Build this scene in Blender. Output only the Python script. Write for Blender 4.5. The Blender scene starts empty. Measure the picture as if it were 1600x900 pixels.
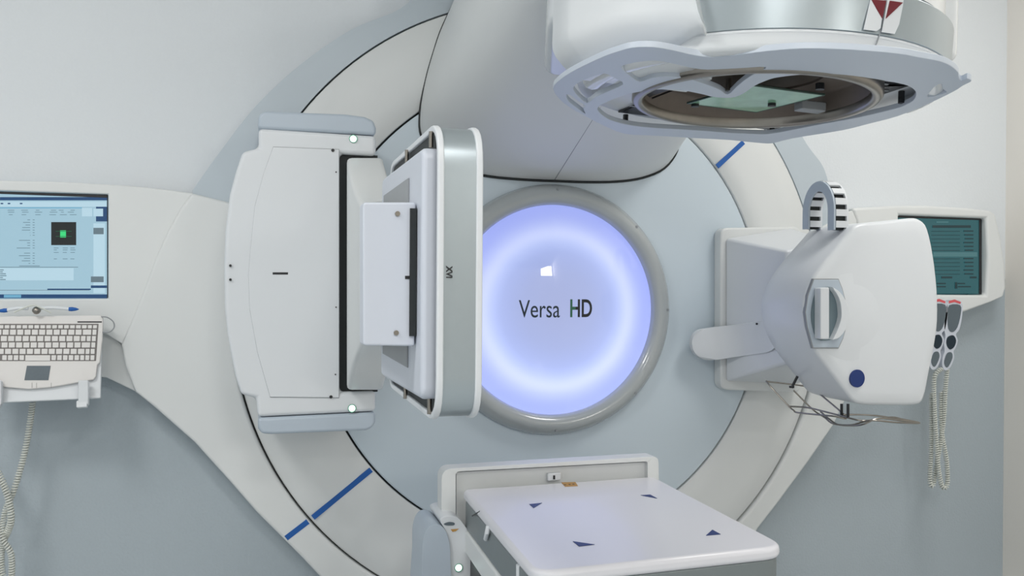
import bpy, bmesh, math, random
from mathutils import Vector, Matrix
from mathutils.geometry import delaunay_2d_cdt
random.seed(4)
H = 1.24                      # height of the machine's axis above the floor
V = Vector
S = bpy.context.scene
COL = S.collection
# ---------------------------------------------------------------- camera
FPX = 1392.8357; YAW = .2749; PIT = -.0033; ROL = .0065
CAM = V((-.9518, -2.8585, H + .082))
fw = V((math.sin(YAW)*math.cos(PIT), math.cos(YAW)*math.cos(PIT), math.sin(PIT)))
rt = V((math.cos(YAW), -math.sin(YAW), 0)); up = rt.cross(fw)
R2 = rt*math.cos(ROL) + up*math.sin(ROL); U2 = up*math.cos(ROL) - rt*math.sin(ROL)
cd = bpy.data.cameras.new('camera'); cam = bpy.data.objects.new('camera', cd); COL.objects.link(cam)
cd.lens = FPX*36/1600; cd.sensor_width = 36; cd.clip_start = .02
m = Matrix((R2, U2, -fw)).transposed().to_4x4(); m.translation = CAM; cam.matrix_world = m
S.camera = cam
# ---------------------------------------------------------------- light
S.view_settings.view_transform = 'Standard'; S.view_settings.look = 'None'
S.view_settings.exposure = 0.13; S.view_settings.gamma = 1; S.view_settings.use_curve_mapping = False
w = bpy.data.worlds.new('world'); S.world = w; w.use_nodes = True
w.node_tree.nodes['Background'].inputs[0].default_value = (.8, .88, 1, 1)
w.node_tree.nodes['Background'].inputs[1].default_value = .3
CEIL = 3.0
def area(x, y, size, power, col=(1, .98, .95), sy=None):
    l = bpy.data.lights.new('ceiling_lamp', 'AREA'); l.energy = power; l.color = col; l.size = size
    if sy: l.shape = 'RECTANGLE'; l.size_y = sy
    o = bpy.data.objects.new('ceiling_lamp', l); COL.objects.link(o); o.location = (x, y, CEIL - .02); return o
area(-2.3, -2.0, .6, 27)
area(-.6, -3.6, .6, 30)
area(1.15, -1.25, .6, 17)  # unseen lamp added to brighten the right wall
area(-1.6, -5.2, .6, 24)
wl = area(1.68, -6.55, .5, 14, sy=.4); wl.location.z = H+1.43; wl.rotation_euler = (math.pi/2, 0, 0); wl.name = 'dome_reflection_lamp'  # unseen light added to give the square reflection on the domed disc
# ---------------------------------------------------------------- picture -> place
def ray(u, v): return fw*FPX + R2*(u-800) - U2*(v-450)
def Pp(u, v, p, n):
    d = ray(u, v); n = V(n); return CAM + d*((V(p)-CAM).dot(n)/d.dot(n))
def Py(u, v, y): return Pp(u, v, (0, y, 0), (0, 1, 0))
def Px(u, v, x): return Pp(u, v, (x, 0, 0), (1, 0, 0))
def Pz(u, v, z): return Pp(u, v, (0, 0, z), (0, 0, 1))
# ---------------------------------------------------------------- materials
def mat(name, col, rough=.45, metal=0, coat=0, bump=0, bscale=300, emit=None, estr=0, trans=0, var=0, spec=.5):
    k = bpy.data.materials.new(name); k.use_nodes = True; nt = k.node_tree; b = nt.nodes['Principled BSDF']
    b.inputs['Base Color'].default_value = (*col, 1); b.inputs['Roughness'].default_value = rough
    b.inputs['Metallic'].default_value = metal; b.inputs['Coat Weight'].default_value = coat; b.inputs['Coat Roughness'].default_value = .08
    b.inputs['Transmission Weight'].default_value = trans; b.inputs['Specular IOR Level'].default_value = spec
    if emit: b.inputs['Emission Color'].default_value = (*emit, 1); b.inputs['Emission Strength'].default_value = estr
    if bump or var:
        tc = nt.nodes.new('ShaderNodeTexCoord'); n = nt.nodes.new('ShaderNodeTexNoise'); n.inputs['Scale'].default_value = bscale; n.inputs['Detail'].default_value = 3
        nt.links.new(tc.outputs['Object'], n.inputs['Vector'])
        if bump:
            bp = nt.nodes.new('ShaderNodeBump'); bp.inputs['Strength'].default_value = bump; bp.inputs['Distance'].default_value = .004
            nt.links.new(n.outputs['Fac'], bp.inputs['Height']); nt.links.new(bp.outputs['Normal'], b.inputs['Normal'])
        if var:
            r = nt.nodes.new('ShaderNodeMapRange'); r.inputs['To Min'].default_value = 1-var; r.inputs['To Max'].default_value = 1+var
            mx = nt.nodes.new('ShaderNodeVectorMath'); mx.operation = 'SCALE'; mx.inputs[0].default_value = col
            nt.links.new(n.outputs['Fac'], r.inputs['Value']); nt.links.new(r.outputs['Result'], mx.inputs['Scale']); nt.links.new(mx.outputs[0], b.inputs['Base Color'])
    return k
def srgb(r, g, b):
    f = lambda c: ((c/255+.055)/1.055)**2.4 if c > 10 else c/255/12.92
    return (f(r), f(g), f(b))
M = {
 'wall_low': mat('blue_grey_wallpaper', srgb(175, 186, 193), .75, bump=.35, bscale=120, var=.03),
 'wall_up': mat('off_white_wallpaper', srgb(226, 231, 235), .7, bump=.2, bscale=120, var=.015),
 'wall_side': mat('cream_wall_paint', srgb(240, 236, 229), .7, bump=.1, bscale=90),
 'floor': mat('pale_vinyl_floor', srgb(190, 196, 200), .4, var=.04, bscale=30),
 'ceiling': mat('white_ceiling', srgb(235, 235, 232), .8),
 'cream': mat('cream_plastic', srgb(226, 229, 229), .38, var=.008, bscale=4),
 'white': mat('white_plastic', srgb(223, 227, 231), .3, var=.006, bscale=4),
 'gloss': mat('white_gloss_plastic', srgb(226, 230, 233), .18, coat=.5, var=.006, bscale=4),
 'lilac': mat('pale_lilac_plastic', srgb(206, 212, 223), .35, var=.006, bscale=4),
 'ice': mat('ice_blue_plastic', srgb(208, 221, 230), .35, var=.008, bscale=4),
 'bluegrey': mat('blue_grey_plastic', srgb(184, 196, 208), .38, var=.01, bscale=5),
 'shroud': mat('grey_shroud', srgb(192, 203, 211), .35, var=.01, bscale=5),
 'guard': mat('pale_blue_guard', srgb(205, 214, 226), .4, var=.01, bscale=9),
 'bezel': mat('grey_gloss_bezel', srgb(176, 182, 184), .22, coat=.6, var=.01, bscale=9),
 'silver': mat('silver_paint', srgb(172, 182, 187), .32, metal=.55, var=.02, bscale=40),
 'rail': mat('grey_rail_metal', srgb(138, 146, 148), .4, metal=.5, var=.03, bscale=40),
 'steel': mat('brushed_steel', srgb(150, 145, 138), .3, metal=1, var=.08, bscale=60),
 'bronze': mat('dark_bronze_metal', srgb(112, 102, 94), .42, metal=.35, var=.12, bscale=30),
 'dark': mat('black_gap', srgb(28, 34, 36), .6, var=.1, bscale=50),
 'gap': mat('dark_grey_seal', srgb(58, 63, 64), .6, var=.1, bscale=50),
 'black': mat('black_plastic', srgb(30, 32, 36), .4, var=.1, bscale=50),
 'blue': mat('blue_tape', srgb(20, 92, 172), .5, var=.03, bscale=40),
 'navy': mat('navy_blue', srgb(12, 46, 112), .45, var=.03, bscale=40),
 'red': mat('dark_red_print', srgb(110, 18, 34), .45, var=.03, bscale=40),
 'glass': mat('green_glass', srgb(150, 200, 168), .12, coat=.6, var=.25, bscale=22),
 'glass_edge': mat('dark_green_edge', srgb(30, 62, 52), .3, var=.1, bscale=40),
 'key': mat('ivory_keycap', srgb(222, 220, 218), .45, var=.01, bscale=30),
 'keywell': mat('grey_key_gap', srgb(120, 116, 114), .6, var=.05, bscale=30),
 'cord': mat('pale_green_grey_cord', srgb(214, 217, 210), .5, var=.02, bscale=60),
 'greypad': mat('slate_keypad', srgb(92, 104, 112), .5, var=.1, bscale=200),
 'yellow': mat('amber_label', srgb(190, 145, 80), .5, var=.15, bscale=120),
 'redlabel': mat('red_label', srgb(214, 90, 96), .5, var=.05, bscale=60),
 'led': mat('green_white_led', (.6, 1, .85), .3, emit=(.75, 1, .9), estr=2.2),
 'ledring': mat('green_led_ring', srgb(96, 150, 128), .4, var=.03, bscale=60),
 'slate': mat('slate_hollow_shade', srgb(112, 130, 138), .5, var=.04, bscale=30),
 'grey': mat('mid_grey_plastic', srgb(150, 154, 158), .45, var=.03, bscale=30),
 'couchtop': mat('pale_couch_top', srgb(232, 232, 238), .3, coat=.15, var=.006, bscale=5),
 'ink': mat('dark_teal_ink', srgb(14, 38, 52), .4, var=.05, bscale=60),
 'ink_green': mat('green_ink', srgb(50, 110, 84), .4, var=.05, bscale=60),
}
def emat(name, c, s=1.0):
    return mat(name, (.01, .01, .01), .25, emit=srgb(*c), estr=s)
# backlit logo panel: a ring of lamps behind a diffuser, so it emits by radius
def logo_mat():
    k = bpy.data.materials.new('backlit_diffuser'); k.use_nodes = True; nt = k.node_tree; b = nt.nodes['Principled BSDF']
    b.inputs['Base Color'].default_value = (.12, .13, .16, 1); b.inputs['Roughness'].default_value = .02
    tc = nt.nodes.new('ShaderNodeTexCoord'); sx = nt.nodes.new('ShaderNodeSeparateXYZ'); cb = nt.nodes.new('ShaderNodeCombineXYZ')
    nt.links.new(tc.outputs['Object'], sx.inputs[0]); nt.links.new(sx.outputs['X'], cb.inputs['X']); nt.links.new(sx.outputs['Z'], cb.inputs['Y'])
    ln = nt.nodes.new('ShaderNodeVectorMath'); ln.operation = 'LENGTH'; nt.links.new(cb.outputs[0], ln.inputs[0])
    dv = nt.nodes.new('ShaderNodeMath'); dv.operation = 'DIVIDE'; dv.inputs[1].default_value = .355; nt.links.new(ln.outputs['Value'], dv.inputs[0])
    r = nt.nodes.new('ShaderNodeValToRGB'); nt.links.new(dv.outputs[0], r.inputs[0]); e = r.color_ramp; e.interpolation = 'B_SPLINE'
    st = [(0, (150, 160, 202)), (.35, (151, 163, 208)), (.54, (155, 170, 224)), (.64, (178, 193, 244)), (.72, (203, 213, 252)), (.80, (178, 191, 246)), (.9, (152, 166, 240)), (1, (158, 172, 244))]
    while len(e.elements) < len(st): e.elements.new(.5)
    for el, (p, c) in zip(e.elements, st): el.position = p; el.color = (*srgb(*c), 1)
    # the lamps at the bottom of the ring shine a little stronger
    mr = nt.nodes.new('ShaderNodeMapRange'); mr.inputs['From Min'].default_value = .3; mr.inputs['From Max'].default_value = -.3; mr.inputs['To Min'].default_value = .86; mr.inputs['To Max'].default_value = 1.08
    nt.links.new(sx.outputs['Z'], mr.inputs['Value'])
    nt.links.new(r.outputs['Color'], b.inputs['Emission Color']); nt.links.new(mr.outputs[0], b.inputs['Emission Strength'])
    return k
M['logo'] = logo_mat()
# ---------------------------------------------------------------- objects
def link(o, parent):
    COL.objects.link(o)
    if parent: o.parent = parent; o.matrix_parent_inverse = world(parent).inverted()
def world(o):
    m = o.matrix_basis.copy()
    if o.parent: m = world(o.parent) @ o.matrix_parent_inverse @ m
    return m
def tag(o, label=None, cat=None, group=None, kind=None):
    for k, v in (('label', label), ('category', cat), ('group', group), ('kind', kind)):
        if v: o[k] = v
    return o
def empty(name, loc, label, cat, group=None):
    o = bpy.data.objects.new(name, None); o.empty_display_size = .1; COL.objects.link(o); o.location = loc
    return tag(o, label, cat, group)
def obj(name, bm, mt, parent=None, bevel=0, seg=3, sharp=38, label=None, origin=None):
    bmesh.ops.recalc_face_normals(bm, faces=bm.faces)
    me = bpy.data.meshes.new(name)
    if not bm.verts: raise ValueError(name)
    lo = V([min(v.co[i] for v in bm.verts) for i in range(3)]); hi = V([max(v.co[i] for v in bm.verts) for i in range(3)])
    c = (lo+hi)/2 if origin is None else V(origin)
    bmesh.ops.translate(bm, verts=bm.verts, vec=-c)
    for f in bm.faces: f.smooth = True
    bm.to_mesh(me); bm.free()
    try: me.set_sharp_from_angle(angle=math.radians(sharp))
    except Exception: pass
    for x in (mt if isinstance(mt, (list, tuple)) else [mt]): me.materials.append(M[x] if isinstance(x, str) else x)
    o = bpy.data.objects.new(name, me); o.location = c; link(o, parent)
    if bevel:
        b = o.modifiers.new('bevel', 'BEVEL'); b.width = bevel; b.segments = seg; b.limit_method = 'ANGLE'; b.angle_limit = math.radians(sharp); b.harden_normals = True
    if label: o['label'] = label
    return o
def one(name, bm, mt, label, cat, group=None, **k): return tag(obj(name, bm, mt, None, **k), label, cat, group)
def struct(name, bm, mt, **k): return tag(obj(name, bm, mt, None, **k), kind='structure')
def NB(): return bmesh.new()
def box(bm, x0, x1, y0, y1, z0, z1, T=None):
    vs = [bm.verts.new(V((x, y, z))) for x in (x0, x1) for y in (y0, y1) for z in (z0, z1)]
    for f in ((0, 1, 3, 2), (4, 6, 7, 5), (0, 4, 5, 1), (2, 3, 7, 6), (0, 2, 6, 4), (1, 5, 7, 3)): bm.faces.new([vs[i] for i in f])
    if T: 
        for v in vs: v.co = T(v.co)
    return bm
def tessellate_polygon(loops):
    """triangles of a planar polygon with holes, as indices into the loops strung together"""
    flat = [V(p) for l in loops for p in l]; l0 = loops[0]; n = V((0, 0, 0))
    for i in range(len(l0)):
        a, b = V(l0[i]), V(l0[(i+1) % len(l0)]); n += a.cross(b)
    n.normalize(); ax = n.orthogonal().normalized(); ay = n.cross(ax); c = flat[0]
    P2 = [V(((p-c).dot(ax), (p-c).dot(ay))) for p in flat]; E = []; k = 0
    for l in loops:
        E += [(k+i, k+(i+1) % len(l)) for i in range(len(l))]; k += len(l)
    vo, eo, fo2, ov, oe, of = delaunay_2d_cdt(P2, E, [], 0, 1e-7)
    def inside(q):
        r = False
        for i, j in E:
            a, b = P2[i], P2[j]
            if (a.y > q.y) != (b.y > q.y) and q.x < (b.x-a.x)*(q.y-a.y)/(b.y-a.y)+a.x: r = not r
        return r
    out = []
    for f in fo2:
        if all(ov[i] for i in f) and inside((vo[f[0]]+vo[f[1]]+vo[f[2]])/3): out.append([ov[i][0] for i in f])
    return out
def prism(bm, pts, vec, tess=False):
    n = len(pts); vec = V(vec)
    a = [bm.verts.new(p) for p in pts]; b = [bm.verts.new(p+vec) for p in pts]
    if tess:
        for t in tessellate_polygon([[V(p) for p in pts]]):
            bm.faces.new([a[i] for i in t]); bm.faces.new([b[i] for i in reversed(t)])
    else:
        bm.faces.new(a); bm.faces.new(list(reversed(b)))
    for i in range(n): bm.faces.new([a[i], a[(i+1) % n], b[(i+1) % n], b[i]])
    return bm
def plate(bm, loops, vec):
    vec = V(vec); flat = [p for l in loops for p in l]
    a = [bm.verts.new(p) for p in flat]; b = [bm.verts.new(p+vec) for p in flat]
    for t in tessellate_polygon(loops):
        bm.faces.new([a[i] for i in t]); bm.faces.new([b[i] for i in reversed(t)])
    k = 0
    for l in loops:
        for i in range(len(l)):
            j = (i+1) % len(l); bm.faces.new([a[k+i], a[k+j], b[k+j], b[k+i]])
        k += len(l)
    return bm
def smooth(p, n=6, closed=True):
    out = []; N = len(p)
    for i in range(N if closed else N-1):
        g = (lambda k: V(p[k % N])) if closed else (lambda k: V(p[max(0, min(N-1, k))]))
        a, b, c, d = g(i-1), g(i), g(i+1), g(i+2)
        for s in range(n):
            t = s/n; out.append(.5*((2*b)+(c-a)*t+(2*a-5*b+4*c-d)*t*t+(3*b-a-3*c+d)*t**3))
    if not closed: out.append(V(p[-1]))
    return out
def rnd(pts, r, n=4):
    """round the corners of a polygon (2D or 3D points)"""
    out = []; N = len(pts)
    for i in range(N):
        p = V(pts[i]); a = V(pts[i-1]); b = V(pts[(i+1) % N]); rr = r[i] if isinstance(r, (list, tuple)) else r
        da = (a-p); db = (b-p); q = min(rr, da.length*.45, db.length*.45)
        s = p+da.normalized()*q; e = p+db.normalized()*q
        if q < 1e-6: out.append(p); continue
        for k in range(n+1):
            t = k/n; out.append((1-t)**2*s+2*t*(1-t)*p+t*t*e)
    return out
def lathe(bm, prof, T, seg=96, closed=True, a0=0, a1=2*math.pi, mi=None):
    """prof = [(radius, height)], T(x, y, h) -> world"""
    full = abs(a1-a0-2*math.pi) < 1e-6; n = seg if full else seg+1
    rings = [[bm.verts.new(T(r*math.cos(a0+(a1-a0)*i/seg), r*math.sin(a0+(a1-a0)*i/seg), h)) for i in range(n)] for r, h in prof]
    m = len(prof)
    for j in range(m if closed else m-1):
        A, B = rings[j], rings[(j+1) % m]
        for i in range(seg):
            f = bm.faces.new([A[i], A[(i+1) % n], B[(i+1) % n], B[i]])
            if mi: f.material_index = mi[j]
    if not full and closed:
        bm.faces.new([r[0] for r in rings]); bm.faces.new([r[-1] for r in reversed(rings)])
    return bm
def AX(x, z, h): return V((x, -h, H+z))              # machine axis: h grows towards the viewer
def tube(bm, pts, r, seg=8, closed=False):
    pts = [V(p) for p in pts]; n = len(pts); rings = []; prev = None
    for i, p in enumerate(pts):
        a = pts[i-1] if (i or closed) else p; b = pts[(i+1) % n] if (i < n-1 or closed) else p
        t = (b-a).normalized()
        if prev is None: prev = t.orthogonal().normalized()
        nrm = (prev-t*prev.dot(t)).normalized(); prev = nrm; bi = t.cross(nrm)
        rings.append([bm.verts.new(p+(nrm*math.cos(2*math.pi*k/seg)+bi*math.sin(2*math.pi*k/seg))*r) for k in range(seg)])
    for i in range(n if closed else n-1):
        A, B = rings[i], rings[(i+1) % n]
        for k in range(seg): bm.faces.new([A[k], A[(k+1) % seg], B[(k+1) % seg], B[k]])
    if not closed: bm.faces.new(rings[0]); bm.faces.new(list(reversed(rings[-1])))
    return bm
def disc(bm, c, n, r, h, seg=24):
    """short cylinder standing on c along n"""
    n = V(n).normalized(); a = n.orthogonal().normalized(); b = n.cross(a); c = V(c)
    return prism(bm, [c+(a*math.cos(2*math.pi*k/seg)+b*math.sin(2*math.pi*k/seg))*r for k in range(seg)], n*h)
def coil(path, R, pitch, n=9):
    """helix points along a path"""
    pts = smooth(path, 30, False); L = [0]
    for i in range(1, len(pts)): L.append(L[-1]+(pts[i]-pts[i-1]).length)
    T = L[-1]; N = int(T/pitch*n); out = []; j = 0; prev = V((0, 1, 0))
    for k in range(N+1):
        s = T*k/N
        while j < len(L)-2 and L[j+1] < s: j += 1
        p = pts[j].lerp(pts[j+1], (s-L[j])/max(1e-9, L[j+1]-L[j])); t = (pts[j+1]-pts[j]).normalized()
        a = (prev-t*prev.dot(t)).normalized(); prev = a; b = t.cross(a); q = 2*math.pi*s/pitch
        out.append(p+(a*math.cos(q)+b*math.sin(q))*R)
    return out
FACE_ROT = (math.pi/2, 0, 0)
def text(name, body, size, loc, mt, parent, sx=1, rot=None, bold=0, label=None, dome=False, clip=None):
    c = bpy.data.curves.new(name, 'FONT'); c.body = body; c.size = size; c.extrude = .0006; c.offset = bold; c.align_x = 'LEFT'; c.resolution_u = 5
    t = bpy.data.objects.new(name, c); COL.objects.link(t); bpy.context.view_layer.update()
    me = bpy.data.meshes.new_from_object(t.evaluated_get(bpy.context.evaluated_depsgraph_get())); bpy.data.objects.remove(t)
    W = Matrix.LocRotScale(V(loc), __import__('mathutils').Euler(rot or FACE_ROT), V((sx, 1, 1)))
    bm = NB(); bm.from_mesh(me)
    for v in bm.verts: v.co = W @ v.co
    for f in bm.faces: f.material_index = 0
    if clip:   # a second colour from this x on
        bmesh.ops.bisect_plane(bm, geom=bm.verts[:]+bm.edges[:]+bm.faces[:], plane_co=V(loc)+V((clip, 0, 0)), plane_no=(1, 0, 0))
        for f in bm.faces:
            if f.calc_center_median().x > loc[0]+clip: f.material_index = 1
    if dome:
        for v in bm.verts:
            r2 = v.co.x**2+(v.co.z-H)**2; off = v.co.y-loc[1]
            v.co.y = -(.012+math.sqrt(Rs*Rs-r2)-(Rs-SAG)+.001)+off
    me2 = [M[k] for k in (mt if isinstance(mt, list) else [mt])]
    return obj(name, bm, me2, parent, sharp=30, label=label)
def outl(px, y, f=None): return [Py(a, b, y) for a, b in px]
YF = V((0, -1, 0))            # towards the viewer

# ================================================================ the room
WY = .10
struct('wall_back', box(NB(), -3.2, 1.975, WY, WY+.1, 0, H+.12), 'wall_low')
struct('wall_back_upper', box(NB(), -3.2, 1.975, WY, WY+.1, H+.1201, CEIL), 'wall_up')
struct('wall_right', box(NB(), 1.975, 2.075, -6.6, WY+.1, 0, CEIL), 'wall_side')
struct('wall_left', box(NB(), -3.3, -3.2, -6.6, WY+.1, 0, CEIL), 'wall_up')
struct('wall_front', box(NB(), -3.3, 2.075, -6.7, -6.6, 0, CEIL), 'wall_side')
struct('floor', box(NB(), -3.3, 2.075, -6.7, WY+.1, -.1, 0), 'floor')
struct('ceiling', box(NB(), -3.3, 2.075, -6.7, WY+.1, CEIL, CEIL+.1), 'ceiling')

# ================================================================ gantry
G = empty('gantry', (0, 0, 0), 'large round white gantry with glowing blue disc at its centre, against the back wall', 'radiotherapy gantry')
def arc(R, a0, a1, n=60): return [V((R*math.cos(a0+(a1-a0)*i/n), 0, H+R*math.sin(a0+(a1-a0)*i/n))) for i in range(n+1)]
def ang(p): return math.atan2(p.z-H, p.x)
RO = 1.038
# upper shroud: outer arch traced, inner edge the circle
left_up = outl([(300, 298), (345, 235), (400, 165), (470, 100), (550, 45), (640, 2)], 0)
tr = Py(1262, 225, 0); tr2 = Py(1290, 266, 0)
over = [V((-.42, 0, H+1.18)), V((-.12, 0, H+1.25)), V((.25, 0, H+1.2)), V((.6, 0, H+1.02)), V((.85, 0, H+.78))]
out_up = smooth(left_up+over+[tr, tr2, V((1.10, 0, H+.36)), V((1.14, 0, H+.32))], 6, False)
aL = ang(Py(356, 312, 0)); aL3 = ang(Py(352, 326, 0)); aR = ang(V((1.05, 0, H+.30)))
o_up = NB(); prism(o_up, [p+V((0, .005, 0)) for p in out_up+arc(RO, aR, aL3, 90)+[Py(304, 312, 0)]], (0, .09, 0), True)
obj('upper_shroud', o_up, 'shroud', G, bevel=.006, label='grey blue arched shroud above the drum')
# lower cover: seam on the left, diagonal to the floor stand, mirrored to the right
seam = outl([(300, 302), (283, 325), (262, 362), (243, 405), (227, 448), (208, 497), (190, 538)], 0)
diag = outl([(196, 570), (212, 612), (240, 634), (304, 690), (360, 752), (400, 798), (470, 868), (500, 900)], 0)
lowL = diag+[V((-.62, 0, H-1.0)), V((-.6, 0, .0))]
rgt = [V((.6, 0, 0)), V((.64, 0, H-1.0))]+outl([(1183, 824), (1215, 783), (1260, 722), (1300, 664)], 0)+outl([(1330, 600), (1337, 345), (1330, 328)], 0)
aL2 = aL+.002
lo_pts = seam+lowL+rgt+arc(RO, aR-.002, aL2-2*math.pi, 140)
o_lo = NB(); prism(o_lo, [p+V((0, -.012, 0)) for p in lo_pts], (0, .10, 0), True)
obj('lower_cover', o_lo, 'cream', G, bevel=.01)
# rotating drum: ring and face plates with dark gaps
obj('drum_backing', lathe(NB(), [(.3, -.05), (.3, -.03), (1.06, -.03), (1.06, -.05)], AX, 128), 'gap', G)
obj('drum_ring', lathe(NB(), [(.7905, -.028), (.7905, -.004), (.794, 0), (.86, .006), (.95, .006), (1.028, 0), (1.0322, -.004), (1.0322, -.028)], AX, 160), 'cream', G, sharp=60)
obj('drum_face', lathe(NB(), [(.3, -.028), (.3, .0), (.78, .0), (.784, -.004), (.784, -.028)], AX, 160), 'ice', G, label='pale blue inner face of the drum')
bz = obj('bezel', lathe(NB(), [(.352, 0), (.352, .02), (.36, .036), (.38, .046), (.40, .042), (.414, .028), (.422, .008), (.422, 0)], AX, 128), 'bezel', G, sharp=80, label='grey glossy bezel ring')
for k in range(8):
    a = math.pi/2+k*math.pi/4+.0
    obj('screw', disc(NB(), AX(.402*math.cos(a), .402*math.sin(a), .038), YF, .0045, .006, 12), 'grey', bz)
SAG = .045; Rs = (.355**2+SAG**2)/(2*SAG)
lp = obj('light_panel', lathe(NB(), [(r, .012+math.sqrt(Rs*Rs-r*r)-(Rs-SAG)) for r in [.0005]+[.355*i/40 for i in range(1, 41)]], AX, 128, closed=False), 'logo', G, sharp=180, origin=(0, 0, H), label='glowing periwinkle blue domed disc')
def on_dome(u, v, e=.001):
    p = Py(u, v, -.05); r = math.hypot(p.x, p.z-H); h = .012+math.sqrt(Rs*Rs-r*r)-(Rs-SAG)+e
    return Py(u, v, -h)
p0 = on_dome(811, 496, .004)
text('logo_text', 'Versa', .083, p0, 'ink', lp, sx=.74, label='dark teal lettering Versa', dome=True)
text('logo_text', 'HD', .083, on_dome(890, 495, .004), ['ink_green', 'black'], lp, sx=.68, bold=.0015, label='bold lettering HD, green turning black', dome=True, clip=.022)
# blue lines
def strip(a, b, wpx, y, nm='alignment_stripe'):
    A = Py(*a, y); B = Py(*b, y); d = (B-A).normalized(); n = V((-d.z, 0, d.x))*wpx
    return obj(nm, prism(NB(), [A+n, B+n, B-n, A-n], (0, .004, 0)), 'blue', G, label='blue stripe')
strip((580, 734), (489, 809), .0085, -.0075); strip((481, 815), (447, 841), .0085, -.0135); strip((1162, 222), (1121, 260), .0085, -.0075)
# gantry arm
half = outl([(705, 8), (692, 40), (678, 78), (664, 128), (656, 178)], 0)+outl([(659, 214), (682, 246), (720, 265), (765, 275), (820, 280)], 0)+[V((0, 0, H+.436))]
half = smooth([V((-.33, 0, H+1.04))]+half[1:], 4, False)
sec = half+[V((-p.x, 0, p.z)) for p in reversed(half[:-1])]
def armsec(t):
    y = -1.12*t; sc = 1-.26*t
    return [V((p.x*sc, y, p.z+.44*t)) for p in sec]
am = NB(); rings = [[am.verts.new(p) for p in armsec(t/6)] for t in range(7)]
for A, B in zip(rings, rings[1:]):
    for i in range(len(A)-1): am.faces.new([A[i], A[i+1], B[i+1], B[i]])
    am.faces.new([A[-1], A[0], B[0], B[-1]])
am.faces.new(rings[0]); am.faces.new(list(reversed(rings[-1])))
arm = obj('gantry_arm', am, 'cream', G, sharp=50)
sb = [V((p.x*1.008, -.004, H+.8+(p.z-H-.8)*1.02-.0)) for p in sec[4:-4]]
obj('arm_seam', tube(NB(), [V((p.x, -.003, p.z-.002)) for p in sec], .0045, 6), 'dark', G, label='dark joint line around the arm')
obj('arm_seam', tube(NB(), [V((0, -.005, H+.438)), V((0, -.56, H+.438+.22))], .0016, 6), 'grey', G, label='thin centre seam under the arm')

# ================================================================ treatment head
HN = V((.04, .02, 1)).normalized(); HX = V((1, 0, -.04)).normalized(); HY = HN.cross(HX)
HO = V((-.02, -1.265, H+.455-.04*-.02*0))
HO.z = H+.455-.04*HO.x-.02*(HO.y+1.28)
def T(x, y, h): return HO+HX*x+HY*y+HN*h
def Ph(u, v, h): return Pp(u, v, HO+HN*h, HN)
TH = empty('radiation_beam_unit', HO, 'glossy white treatment head with silver band hanging over the couch', 'beam unit')
bm = NB(); prism(bm, rnd([T(-.40, -.065, .115), T(.465, -.065, .115), T(.465, .07, .115), T(.3, .4, .115), T(-.3, .4, .115), T(-.40, .07, .115)], .03), HN*1.1)
obj('housing', bm, 'gloss', TH, bevel=.02, seg=5)
pl = smooth([V(p) for p in ((-.40, .03, 0), (-.402, -.045, 0), (-.39, -.08, 0), (-.34, -.16, .006), (-.285, -.225, 0), (-.24, -.278, -.014))], 6, False)+[V((-.225, -.26, -.014)), V((-.12, -.1, 0)), V((-.12, .03, 0))]
bm = NB(); rg = []
for hh, kk in ((1.15, 1), (.5, 1), (.2, 1), (.075, 1), (.062, .995), (.05, .975), (.035, .93), (.018, .87), (.008, .80)):
    q = []
    for p in pl:
        e = max(0, min(1, (-p.y-.19)/.08)); back = -.035*e*min(1, max(0, (hh-.05)/.1)) if hh < .4 else -.035*e
        q.append(bm.verts.new(T(-.12+(p.x+.12)*kk+back, -.02+(p.y+.02)*kk-back*.6, max(hh+p.z*(1 if hh < .4 else 0), .034*e))))
    rg.append(q)
for A, B in zip(rg, rg[1:]):
    for i in range(len(A)): bm.faces.new([A[i], A[(i+1) % len(A)], B[(i+1) % len(A)], B[i]])
bm.faces.new(rg[0]); bm.faces.new(list(reversed(rg[-1])))
obj('side_cover', bm, 'gloss', TH, sharp=70, label='rounded white side cover')
Tc = lambda x, y, h: T(x+.025, y+.01, h)
obj('drum_cover', lathe(NB(), [(.30, .122), (.346, .122), (.346, 1.1), (.30, 1.1)], Tc, 96), 'gloss', TH)
bnd = obj('silver_band', lathe(NB(), [(.30, .034), (.352, .034), (.3575, .037), (.361, .108), (.357, .112), (.30, .112)], Tc, 96), 'silver', TH, bevel=0, label='silver painted band')
obj('collar', lathe(NB(), [(.322, .03), (.322, .004), (.334, .001), (.346, .005), (.352, .014), (.351, .022), (.3545, .029), (.356, .0335), (.322, .0335)], Tc, 64, a0=math.radians(172), a1=math.radians(352)), 'gloss', TH, sharp=70)
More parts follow.
